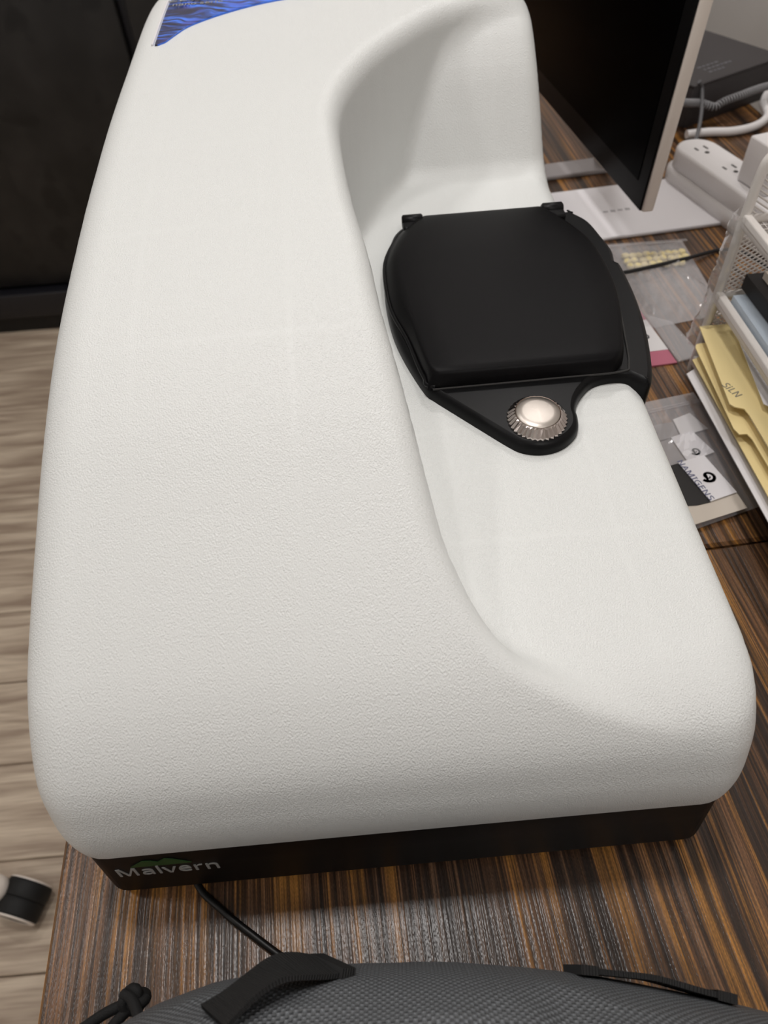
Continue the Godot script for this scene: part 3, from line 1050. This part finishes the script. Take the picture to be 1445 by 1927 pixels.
# ------------------------------------------------------------------ things on the right of the desk
func build_cables() -> void:
	var t := thing("power_cable", "thin black cable running from under the instrument to beneath the grey backpack", "cable")
	var s := mb()
	tube(s, smooth_line([Vector3(-0.13, 0.0022, -0.09), Vector3(-0.121, 0.0022, -0.03), Vector3(-0.113, 0.0022, 0.0), Vector3(-0.098, 0.0022, 0.015), Vector3(-0.081, 0.0022, 0.028), Vector3(-0.064, 0.0022, 0.040), Vector3(-0.045, 0.0022, 0.052)], 8), 0.0019, 10)
	part(t, "cord", s, M.cable)
	t = thing("signal_cable", "thin black cable crossing the clear bag between sample lid and letter tray", "cable")
	s = mb()
	tube(s, smooth_line([Vector3(0.20, 0.006, -0.505), Vector3(0.25, 0.008, -0.522), Vector3(0.285, 0.0085, -0.529), Vector3(0.34, 0.006, -0.546), Vector3(0.388, 0.002, -0.563), Vector3(0.410, 0.002, -0.545), Vector3(0.42, 0.002, -0.50), Vector3(0.425, 0.002, -0.46)], 8), 0.0019, 10)
	part(t, "cord", s, M.cable)
	t = thing("braided_cable", "grey and white braided cable in front of the black carton", "cable")
	var path := smooth_line([Vector3(0.40, 0.05, -0.845), Vector3(0.435, 0.037, -0.851), Vector3(0.462, 0.031, -0.860), Vector3(0.480, 0.026, -0.858), Vector3(0.492, 0.030, -0.861), Vector3(0.515, 0.034, -0.866), Vector3(0.555, 0.036, -0.882), Vector3(0.61, 0.034, -0.895), Vector3(0.66, 0.01, -0.86)], 14)
	s = mb()
	tube(s, path, 0.0042, 10)
	part(t, "core", s, M.cord_dark)
	s = mb()
	var hel := []      # a pale yarn wound round the core
	var ang := 0.0
	for i in path.size() - 1:
		var d: Vector3 = path[i + 1] - path[i]
		var n := maxi(2, int(d.length() / 0.0004))
		var u := (Vector3.UP - d.normalized() * d.normalized().y).normalized()
		var v := d.normalized().cross(u)
		for k in n:
			hel.append(path[i] + d * (float(k) / n) + (u * cos(ang) + v * sin(ang)) * 0.0041)
			ang += TAU * d.length() / n / 0.0036
	tube(s, hel, 0.0010, 6)
	part(t, "braid", s, M.cord_light, "pale braid")
	t = thing("data_cable", "thin grey cable dropping to the far end of the power strip", "cable")
	s = mb()
	tube(s, smooth_line([Vector3(0.455, 0.055, -0.865), Vector3(0.462, 0.045, -0.868), Vector3(0.458, 0.03, -0.845), Vector3(0.442, 0.02, -0.805), Vector3(0.425, 0.01, -0.775), Vector3(0.405, 0.004, -0.765)], 8), 0.0024, 10)
	part(t, "cord", s, M.grey_cord)
	t = thing("white_cable", "thick white cable curving on the desk behind the power strip", "cable")
	s = mb()
	tube(s, smooth_line([Vector3(0.44, 0.006, -0.83), Vector3(0.468, 0.006, -0.832), Vector3(0.502, 0.006, -0.829), Vector3(0.534, 0.007, -0.838), Vector3(0.556, 0.010, -0.858), Vector3(0.560, 0.016, -0.885), Vector3(0.585, 0.02, -0.91), Vector3(0.64, 0.006, -0.90)], 10), 0.0052, 12)
	part(t, "cord", s, M.white)

func build_monitor() -> void:
	var t := thing("monitor", "black screen monitor with a pale aluminium edge standing behind the instrument", "monitor", Vector3(0.279, 0, -0.545), deg_to_rad(5.9))
	# local: z runs back along the bottom edge, -x is the screen side; leans back by 2.5 degrees
	var lean := Transform3D(Basis(Vector3.BACK, deg_to_rad(-2.2)), Vector3(0, 0.06, 0))
	var s := mb()
	box(s, Vector3(0.0085, 0.18, -0.265), Vector3(0.0125, 0.36, 0.53), 0.003, lean)
	part(t, "case", s, M.alu, "pale aluminium case")
	s = mb()
	box(s, Vector3(0.0012, 0.18, -0.265), Vector3(0.0024, 0.357, 0.527), 0.001, lean)
	part(t, "bezel", s, M.bezel, "dark glass bezel")
	s = mb()
	box(s, Vector3(-0.0002, 0.182, -0.265), Vector3(0.001, 0.317, 0.493), 0.0004, lean)
	part(t, "screen", s, M.screen, "black switched-off screen")
	s = mb()
	box(s, Vector3(0.060, 0.115, -0.222), Vector3(0.014, 0.226, 0.034), 0.004)
	part(t, "neck", s, M.alu)
	s = mb()
	box(s, Vector3(-0.03, 0.003, -0.222), Vector3(0.30, 0.006, 0.034), 0.003)
	part(t, "foot", s, M.grey_card)

func build_paper_things() -> void:
	var t := thing("white_folder", "flat white card folder lying under the corner of the monitor", "folder")
	var s := mb()
	plate(s, poly([0.165, -0.592, 0.416, -0.6145, 0.383, -0.722, 0.165, -0.704]), slab(0.0045, 0.0, 0.001))
	part(t, "cover", s, M.paper)
	s = mb()
	for k in 4:
		box(s, Vector3(0.287 + k * 0.0085, 0.0046, -0.6555 - k * 0.0008), Vector3(0.0055, 0.0003, 0.003 + 0.0015 * (k % 2)), 0.0002)
	part(t, "faint_print", s, M.faint)
	# black carton by the wall
	t = thing("black_carton", "flat black carton with faint grey print lying by the wall", "box", Vector3(0.449, 0, -0.862), deg_to_rad(27.6))
	s = mb()
	box(s, Vector3(0.084, 0.024, -0.07), Vector3(0.168, 0.048, 0.14), 0.0015)
	part(t, "body", s, M.carton)
	s = mb()
	box(s, Vector3(0.084, 0.0495, -0.07), Vector3(0.169, 0.003, 0.141), 0.0012)
	var lid := part(t, "top", s, M.carton)
	s = mb()
	for k in 3:
		for j in [5, 7, 4][k]:
			box(s, Vector3(0.052 + j * 0.0078, 0.0511, -0.040 + k * 0.0095), Vector3(0.006 - 0.002 * ((j + k) % 2), 0.0003, 0.0034), 0.0001)
	part(lid, "print", s, M.print, "faint grey lines of print")
	# power strip and the adaptor plugged into it
	t = thing("power_strip", "white power strip with round ends lying beside the white card folder", "power strip", Vector3(0.407, 0, -0.712), deg_to_rad(14.5))
	s = mb()
	plate(s, rrect(0.058, 0.36, 0.0288, 12, Vector2(0.0, 0.145)), [[0.002, 0.0], [0.0, 0.002], [0.0, 0.016], [0.003, 0.0185]])
	part(t, "tray", s, M.white)
	s = mb()
	plate(s, rrect(0.049, 0.35, 0.0244, 12, Vector2(0.0, 0.145)), [[0.002, 0.017], [0.0, 0.019], [0.0, 0.037], [0.0012, 0.0392], [0.003, 0.040]])
	var body := part(t, "body", s, M.white)
	for k in 5:
		s = mb()
		var z := 0.002 + k * 0.052
		box(s, Vector3(-0.006, 0.0401, z - 0.004), Vector3(0.0022, 0.0008, 0.007), 0.0003)
		box(s, Vector3(0.006, 0.0401, z - 0.004), Vector3(0.0022, 0.0008, 0.0085), 0.0003)
		lathe(s, [[0.0, 0.0397], [0.0026, 0.0397], [0.0026, 0.0405], [0.0, 0.0405]], 12, Transform3D(Basis(), Vector3(0.0, 0, z + 0.0075)))
		part(body, "socket", s, M.hole, "socket slots")
	t = thing("plug_adaptor", "white block plug adaptor standing in the power strip", "adaptor", Vector3(0.4385, 0.0405, -0.618), deg_to_rad(14.5))
	s = mb()
	box(s, Vector3(0.0, 0.0225, 0.0), Vector3(0.036, 0.045, 0.045), 0.003)
	part(t, "body", s, M.white)
	s = mb()
	for x in [-0.006, 0.006]:
		box(s, Vector3(x, -0.0003, 0), Vector3(0.0015, 0.001, 0.006), 0.0002)
	part(t, "prong", s, M.satin)

func flat_card(called: String, label: String, cat: String, o: PackedVector2Array, y: float, h: float, m: Material, pname := "card") -> Node3D:
	var t := thing(called, label, cat)
	var s := mb()
	plate(s, o, [[0.0, y], [0.0, y + h]], Transform3D.IDENTITY, false)
	part(t, pname, s, m)
	return t

# a crumpled clear pouch: two films that bulge, closed at the edges
func film_pouch(t: Node3D, a: Vector2, b: Vector2, c: Vector2, d: Vector2, high: float, seed_: int, lip: float) -> void:
	var n := noise(seed_, 1.0, 2)
	var s := mb()
	s.set_smooth_group(1)
	var nu := 26
	var nv := 34
	for side in [0, 1]:
		var g := []
		for v in nv + 1:
			var r := []
			for u in nu + 1:
				var fu := float(u) / nu
				var fv := float(v) / nv
				var p := a.lerp(b, fu).lerp(d.lerp(c, fu), fv)
				var e := minf(minf(fu, 1.0 - fu) * 6.0, minf(fv, 1.0 - fv) * 9.0)
				e = clampf(e, 0.0, 1.0)
				var y := 0.0012
				if side == 1:
					y += e * (high * (0.75 + 0.5 * n.get_noise_2d(p.x * 90.0, p.y * 60.0)) + absf(n.get_noise_2d(p.x * 160.0 + p.y * 90.0, p.y * 40.0)) * 0.0022)
				else:
					y = 0.0006
				r.append(Vector3(p.x, y, p.y))
			g.append(r)
		for v in nv:
			for u in nu:
				if side == 1:
					quad(s, g[v + 1][u], g[v + 1][u + 1], g[v][u + 1], g[v][u])
				else:
					quad(s, g[v][u], g[v][u + 1], g[v + 1][u + 1], g[v + 1][u])
	var film := part(t, "film", s, M.film, "clear crumpled film")
	s = mb()
	var da := d - a
	var db := c - b
	for k in 2:
		var f := lip + 0.018 * k
		var p := a + da * f
		var q := b + db * f
		tube(s, [Vector3(p.x, 0.0022 + high, p.y), Vector3(q.x, 0.0022 + high, q.y)], 0.0006, 6)
	part(film, "zip", s, M.film)

func swirl(parent: Node, at: Vector3, r: float, turn: float) -> void:      # the snail-like emblem printed on the cards
	var s := mb()
	var pts := []
	for i in 40:
		var f := i / 39.0
		var a := f * TAU * 1.45
		var rr := r * (0.18 + 0.82 * f)
		pts.append(Vector3(cos(a) * rr, 0, sin(a) * rr))
	var l: Vector3 = pts[-1]
	for k in 8:
		var f := (k + 1) / 8.0
		pts.append(l + Vector3(r * (0.9 * f), 0, r * (0.5 * sin(f * 3.4) - 0.9 * f * f)))
	var width := func(i: int) -> float: return r * (0.05 + 0.17 * minf(1.0, i / 30.0) * (1.0 if i < 40 else 1.0 - (i - 40) / 12.0))
	var xf := Transform3D(Basis(Vector3.UP, turn), at)
	s.set_smooth_group(-1)
	for i in pts.size() - 1:
		var d: Vector3 = (pts[i + 1] - pts[i]).normalized()
		var x := Vector3(d.z, 0, -d.x)
		var w0: float = width.call(i)
		var w1: float = width.call(i + 1)
		quad(s, xf * (pts[i] - x * w0), xf * (pts[i] + x * w0), xf * (pts[i + 1] + x * w1), xf * (pts[i + 1] - x * w1))
		quad(s, xf * (pts[i] + x * w0), xf * (pts[i] - x * w0), xf * (pts[i + 1] - x * w1), xf * (pts[i + 1] + x * w1))
	part(parent, "emblem", s, M.ink, "blue-grey swirl emblem")

func build_bags() -> void:
	# far bag, with pale pellets in it
	var t := thing("pellet_bag", "clear zip bag of cream pellets lying in front of the white card folder", "bag")
	film_pouch(t, Vector2(0.262, -0.592), Vector2(0.352, -0.589), Vector2(0.347, -0.455), Vector2(0.262, -0.440), 0.0055, 61, 0.07)
	var rng := RandomNumberGenerator.new()
	rng.seed = 9
	var first: Node3D = null
	for k in 26:
		var x := 0.282 + (k % 9) * 0.0076 + rng.randf_range(-0.001, 0.001)
		var z := -0.563 + (k / 9) * 0.0095 + rng.randf_range(-0.0012, 0.0012)
		if first == null:
			first = thing("pellet", "small cream pellet among its like inside the clear zip bag", "pellet", Vector3(x, 0.0012, z), 0.3, "cream pellets in the clear bag")
			var s := mb()
			lathe(s, [[0.0, 0.0], [0.0034, 0.0003], [0.0043, 0.0012], [0.0041, 0.0034], [0.0028, 0.0045], [0.0, 0.0048]], 12)
			part(first, "body", s, M.cream)
		else:
			var c := first.duplicate()
			c.name = numbered("pellet")
			add_child(c, true)
			c.position = Vector3(x, DESK + 0.0012, z)
			c.rotation.y = rng.randf() * 3.0
	# pink and white card
	t = flat_card("pink_card", "white card with pink bands sticking out beside the black sample lid", "card", poly([0.190, -0.470, 0.2695, -0.4755, 0.2785, -0.389, 0.20, -0.384]), 0.0, 0.0016, M.pink)
	var s2 := mb()
	plate(s2, poly([0.193, -0.450, 0.271, -0.4545, 0.2765, -0.408, 0.198, -0.404]), [[0.0, 0.0012], [0.0, 0.0020]], Transform3D.IDENTITY, false)
	part(t, "label", s2, M.white, "white label")
	swirl(t, Vector3(0.262, 0.0022, -0.429), 0.0035, 1.2)
	var tb := thing("small_clear_bag", "small clear bag over the edge of the pink and white card", "bag")
	s2 = mb()
	plate(s2, poly([0.272, -0.462, 0.293, -0.448, 0.303, -0.395, 0.2795, -0.390]), slab(0.0024, 0.0006, 0.0006))
	part(tb, "film", s2, M.film)
	# near bag with cards
	t = thing("card_bag", "clear zip bag holding cards between the instrument and the letter tray", "bag")
	film_pouch(t, Vector2(0.212, -0.338), Vector2(0.279, -0.349), Vector2(0.290, -0.222), Vector2(0.215, -0.200), 0.0022, 71, 0.10)
	var a := flat_card("business_card", "white card with a dark swirl emblem nearest the front of the clear bag", "card", poly([0.235, -0.264, 0.257, -0.270, 0.267, -0.230, 0.245, -0.2235]), 0.0068, 0.0006, M.paper)
	swirl(a, Vector3(0.2520, 0.0078, -0.2475), 0.0056, 0.25)
	var tm := part(a, "lettering", text_mesh("NAMIGENS", 0.0028, 0.0002), M.violet_ink)
	tm.scale.x = 1.35
	tm.position = Vector3(0.2413, 0.0077, -0.2455)
	tm.rotation = Vector3(-PI * 0.5, deg_to_rad(-76), 0)
	a = flat_card("black_card", "black card half hidden beneath the swirl emblem card and the instrument", "card", poly([0.224, -0.2615, 0.2365, -0.2645, 0.2455, -0.2235, 0.2345, -0.2215, 0.224, -0.222]), 0.0061, 0.0006, M.dark_card)
	a = flat_card("paper_slip", "plain beige paper slip at the front end of the clear bag", "paper", poly([0.215, -0.219, 0.2675, -0.231, 0.2695, -0.2155, 0.215, -0.2015]), 0.0054, 0.0006, M.beige, "sheet")
	a = flat_card("business_card", "white card with a blurred blue emblem behind the dark swirl emblem card", "card", poly([0.241, -0.296, 0.260, -0.3015, 0.269, -0.276, 0.245, -0.268]), 0.0026, 0.0006, M.paper)
	swirl(a, Vector3(0.2545, 0.0034, -0.2785), 0.0040, 0.25)
	flat_card("grey_card", "grey card at the instrument's side, second from the front of the bag", "card", poly([0.226, -0.291, 0.2405, -0.2955, 0.2445, -0.2665, 0.230, -0.2645]), 0.0018, 0.0006, M.grey_card)
	flat_card("white_slip", "plain white slip near the far end of the clear bag", "paper", poly([0.250, -0.317, 0.266, -0.323, 0.274, -0.303, 0.250, -0.297]), 0.0018, 0.0006, M.white, "sheet")
	flat_card("grey_card", "pale grey card beside the white slip at the bag's far end", "card", poly([0.226, -0.312, 0.249, -0.315, 0.249, -0.298, 0.228, -0.2945]), 0.0010, 0.0006, M.grey_card)

func build_tray() -> void:
	var t := thing("letter_tray", "white mesh letter tray stacked with manila folders at the right edge", "letter tray", Vector3(0.288, 0, -0.380))
	var wx := 0.25
	var wz := 0.34
	for y in [0.012, 0.075, 0.139]:
		var s := mb()
		var rim := [Vector3(0, y, 0), Vector3(wx, y, 0), Vector3(wx, y, wz), Vector3(0, y, wz)]
		for i in 4:
			tube(s, [rim[i], rim[(i + 1) % 4]], 0.0032, 10)
		var tier := part(t, "tier_frame", s, M.wire)
		s = mb()      # the open front bar of the tier, a flat rail
		box(s, Vector3(0, y, wz * 0.5), Vector3(0.006, 0.010, wz), 0.002)
		part(tier, "front_rail", s, M.wire)
		s = mb()
		for k in 40:
			var f := k / 39.0
			tube(s, [Vector3(f * wx, y - 0.002, 0), Vector3(f * wx, y - 0.002, wz)], 0.0005, 4)
		for k in 54:
			var f := k / 53.0
			tube(s, [Vector3(0, y - 0.002, f * wz), Vector3(wx, y - 0.002, f * wz)], 0.0005, 4)
		var ms := part(tier, "mesh_floor", s, M.wire)
		ms.set_meta("kind", "stuff")
	for c in [Vector3(0, 0, 0), Vector3(wx, 0, 0), Vector3(wx, 0, wz), Vector3(0, 0, wz)]:
		var s := mb()
		tube(s, smooth_line([c, c + Vector3(0, 0.08, 0), c + Vector3(0, 0.165, 0), c + Vector3(0.004, 0.185, 0) * Vector3(1 if c.x == 0 else -1, 1, 1), c + Vector3(0.02 if c.x == 0 else -0.02, 0.2, 0)], 6), 0.0036, 10)
		part(t, "post", s, M.wire)
	# expanded-metal side panel at the far end: crossing diagonal wires
	var s2 := mb()
	for k in range(-30, 62):
		for dir in [-1, 1]:
			var x0: float = k * 0.0064
			var p0 := Vector3(x0, 0.004, 0.001 * dir)
			var p1 := Vector3(x0 + dir * 0.30, 0.19, 0.001 * dir)
			var lo := 0.0
			var hi := 1.0
			var dx := p1.x - p0.x
			var ta := (0.002 - p0.x) / dx
			var tb := (wx - 0.002 - p0.x) / dx
			lo = maxf(lo, minf(ta, tb))
			hi = minf(hi, maxf(ta, tb))
			if hi - lo > 0.01:
				tube(s2, [p0.lerp(p1, lo), p0.lerp(p1, hi)], 0.0007, 4)
	var panel := part(t, "mesh_panel", s2, M.wire, "white expanded-metal side panel")
	panel.set_meta("kind", "stuff")
	# torn clear film still wrapped round the near corner post
	var w := thing("clear_wrap", "torn shiny clear film wrapped round the corner of the letter tray", "plastic film")
	var n := noise(83, 1.0, 2)
	s2 = mb()
	s2.set_smooth_group(1)
	var g := []
	for v in 41:
		var r := []
		var y := 0.032 + 0.112 * v / 40.0
		for u in 17:
			var a := lerpf(0.35, 4.4, u / 16.0)
			var rad := 0.0088 + 0.0025 * n.get_noise_2d(u * 0.35, v * 0.16) + 0.004 * maxf(0.0, 1.0 - v / 12.0)
			r.append(Vector3(0.288 + cos(a) * rad, y, -0.380 - sin(a) * rad))
		g.append(r)
	for v in 40:
		for u in 16:
			quad(s2, g[v][u], g[v][u + 1], g[v + 1][u + 1], g[v + 1][u])
			quad(s2, g[v][u] * 0.9997 + Vector3(0.0001, 0, 0), g[v + 1][u] * 0.9997 + Vector3(0.0001, 0, 0), g[v + 1][u + 1] * 0.9997 + Vector3(0.0001, 0, 0), g[v][u + 1] * 0.9997 + Vector3(0.0001, 0, 0))
	part(w, "film", s2, M.wrap)
	s2 = mb()
	for k in 5:
		var q := []
		for i in 14:
			var f := i / 13.0
			q.append(Vector3(0.298 + 0.040 * f + 0.004 * sin(k * 2.0 + f * 9.0), 0.154 + 0.0035 * k + 0.004 * sin(f * 7.0 + k), -0.366 + 0.003 * k + 0.005 * sin(f * 5.0 + k * 1.7)))
		tube(s2, smooth_line(q, 3), 0.0028, 8, 0.5)
	part(w, "crumple", s2, M.film, "crumpled clear film")
	# the lowest tier: folders and papers
	var stack := [
		["manila_folder", "manila folder lowest in the letter tray with only its near edge showing", M.manila, 0.0185, poly([0.2725, -0.262, 0.47, -0.262, 0.47, -0.06, 0.272, -0.06])],
		["paper_sheet", "white paper sheet sticking out furthest under the manila folders", M.paper, 0.026, poly([0.264, -0.344, 0.272, -0.349, 0.47, -0.349, 0.47, -0.06, 0.265, -0.06])],
		["manila_folder", "manila folder third from the top, just above the white sheet", M.manila, 0.0335, poly([0.2695, -0.352, 0.280, -0.357, 0.47, -0.357, 0.47, -0.06, 0.2675, -0.06])],
		["manila_folder", "manila folder second from the top with a rounded tab end", M.manila, 0.041, poly([0.272, -0.358, 0.274, -0.362, 0.278, -0.363, 0.47, -0.363, 0.47, -0.06, 0.275, -0.06, 0.2745, -0.25, 0.273, -0.2555, 0.2675, -0.2558, 0.2658, -0.262])],
		["manila_folder", "topmost manila folder with a handwritten tab", M.manila, 0.049, poly([0.279, -0.375, 0.47, -0.375, 0.47, -0.06, 0.2755, -0.06, 0.2765, -0.266, 0.2755, -0.2735, 0.2695, -0.2765, 0.2672, -0.280])],
	]
	for f in stack:
		var o := thing(f[0], f[1], "folder" if f[2] == M.manila else "paper", Vector3.ZERO, 0.0, "manila folders in the letter tray" if f[2] == M.manila else "")
		var s := mb()
		plate(s, f[4], [[0.0, f[3]], [0.0, f[3] + 0.0008]], Transform3D.IDENTITY, false)
		part(o, "back_flap" if f[2] == M.manila else "sheet", s, f[2])
		if f[2] == M.manila:
			s = mb()
			plate(s, poly([0.2815 if f[3] < 0.048 else 0.310, f[4][0].y + 0.004, 0.465, f[4][0].y + 0.004, 0.465, -0.064, 0.2815 if f[3] < 0.048 else 0.288, -0.064]), [[0.0, f[3] + 0.0010], [0.0, f[3] + 0.0055]], Transform3D.IDENTITY, false)
			part(o, "papers", s, M.paper)
			s = mb()
			plate(s, poly([0.2795, f[4][0].y + 0.001, 0.469, f[4][0].y + 0.001, 0.469, -0.061, 0.2795, -0.061]), [[0.0, f[3] + 0.0058], [0.0, f[3] + 0.0064]], Transform3D.IDENTITY, false)
			if f[3] < 0.048:
				part(o, "front_flap", s, f[2])
		if f[3] > 0.048:
			var tm := part(o, "handwriting", text_mesh("SiLN", 0.0085, 0.0002), M.pencil, "pencilled letters")
			tm.position = Vector3(0.2745, f[3] + 0.0010, -0.2945)
			tm.rotation = Vector3(-PI * 0.5, deg_to_rad(-70), 0)
	var q := flat_card("paper_sheet", "white paper lying on the topmost manila folder under the rail", "paper", poly([0.299, -0.354, 0.46, -0.354, 0.46, -0.07, 0.286, -0.27]), 0.0560, 0.0006, M.paper, "sheet")
	# middle tier
	q = flat_card("plastic_sleeve", "pale blue translucent plastic sleeve in the middle tier of the letter tray", "sleeve", poly([0.2925, -0.366, 0.50, -0.372, 0.50, -0.07, 0.2925, -0.07]), 0.0775, 0.006, M.sleeve, "sheet")
	q = flat_card("black_notebook", "black notebook lying on the plastic sleeve in the letter tray", "notebook", poly([0.3015, -0.374, 0.45, -0.374, 0.45, -0.1, 0.3085, -0.1]), 0.0845, 0.012, M.dark_card, "cover")
	q = flat_card("pink_pad", "pale pink paper pad on top of the black notebook", "notepad", poly([0.3105, -0.366, 0.43, -0.366, 0.43, -0.15, 0.3165, -0.15]), 0.0970, 0.006, M.beige, "pad")

# ------------------------------------------------------------------
var LAMPS := [
	[Vector3(-0.10, 0, -0.38), 0.10, "unseen round ceiling lamp straight above the instrument", 1.5],  # out of view, placed for the desk glare and the front shadow
	[Vector3(-0.62, 0, -1.10), 0.10, "unseen round ceiling lamp above the low black cabinet", 0.8],  # out of view, placed for the sheen on top of the shell
	[Vector3(-1.25, 0, -0.35), 0.10, "unseen round ceiling lamp above the open floor left of the desk", 0.7],  # out of view, placed for the faint shadow across the sample deck
	[Vector3(-1.55, 0, 1.25), 0.10, "added round ceiling fill lamp nearest the left front corner of the room", 0.8],  # added fill, out of view, to raise the bounced light in the room
	[Vector3(0.36, 0, 0.80), 0.10, "unseen round ceiling lamp above the near end of the desk", 1.15],  # out of view, placed to light the rear face and monitor edge
	[Vector3(0.48, 0, -1.55), 0.10, "unseen round ceiling lamp in the corner behind the monitor", 1.35],  # out of view, placed to light the white things at the right
]

func _ready() -> void:
	var cam := Camera3D.new()
	cam.name = "camera"
	var p := deg_to_rad(50.0)
	var r := deg_to_rad(4.2)
	var yw := deg_to_rad(1.0)
	var fwd := Vector3(sin(yw) * cos(p), -sin(p), -cos(yw) * cos(p))
	var right0 := Vector3(cos(yw), 0, sin(yw))
	var up0 := right0.cross(fwd)
	var rt := right0 * cos(r) - up0 * sin(r)
	var up := right0 * sin(r) + up0 * cos(r)
	add_child(cam)
	var at := CameraAttributesPhysical.new()
	at.frustum_focal_length = 24.0
	at.frustum_focus_distance = 0.37
	at.exposure_aperture = 11.0
	cam.attributes = at
	cam.fov = rad_to_deg(2.0 * atan(963.5 / 1336.0))
	cam.near = 0.01
	cam.far = 50.0
	cam.transform = Transform3D(Basis(rt, up, -fwd), Vector3(-0.0007, 0.4134 + DESK, 0.1003))
	cam.current = true
	var env := Environment.new()
	env.background_mode = Environment.BG_COLOR
	env.background_color = Color(0, 0, 0)
	env.tonemap_mode = Environment.TONE_MAPPER_LINEAR
	env.tonemap_exposure = 0.188
	env.sdfgi_enabled = true
	env.ssao_enabled = true
	env.ssil_enabled = true
	var we := WorldEnvironment.new()
	we.name = "world_environment"
	we.environment = env
	add_child(we)
	for l in LAMPS:
		var a := AreaLight3D.new()
		a.name = "unseen_lamp_light"  # one per out-of-view lamp, the added fill lamp included
		a.area_size = Vector2(l[1], l[1]) * 1.77
		a.light_color = Color(1.0, 0.985, 0.976)
		a.light_energy = 3.0 * l[3]
		a.area_range = 12.0
		a.shadow_enabled = true
		a.position = Vector3(l[0].x, 2.49, l[0].z)
		a.rotation.x = -PI * 0.5
		add_child(a, true)
	make_materials()
	build_room()
	build_desk()
	build_instrument()
	build_backpack()
	build_monitor()
	build_cabinet()
	build_tray()
	build_paper_things()
	build_bags()
	build_cables()
	build_caster()
	build_lamps()
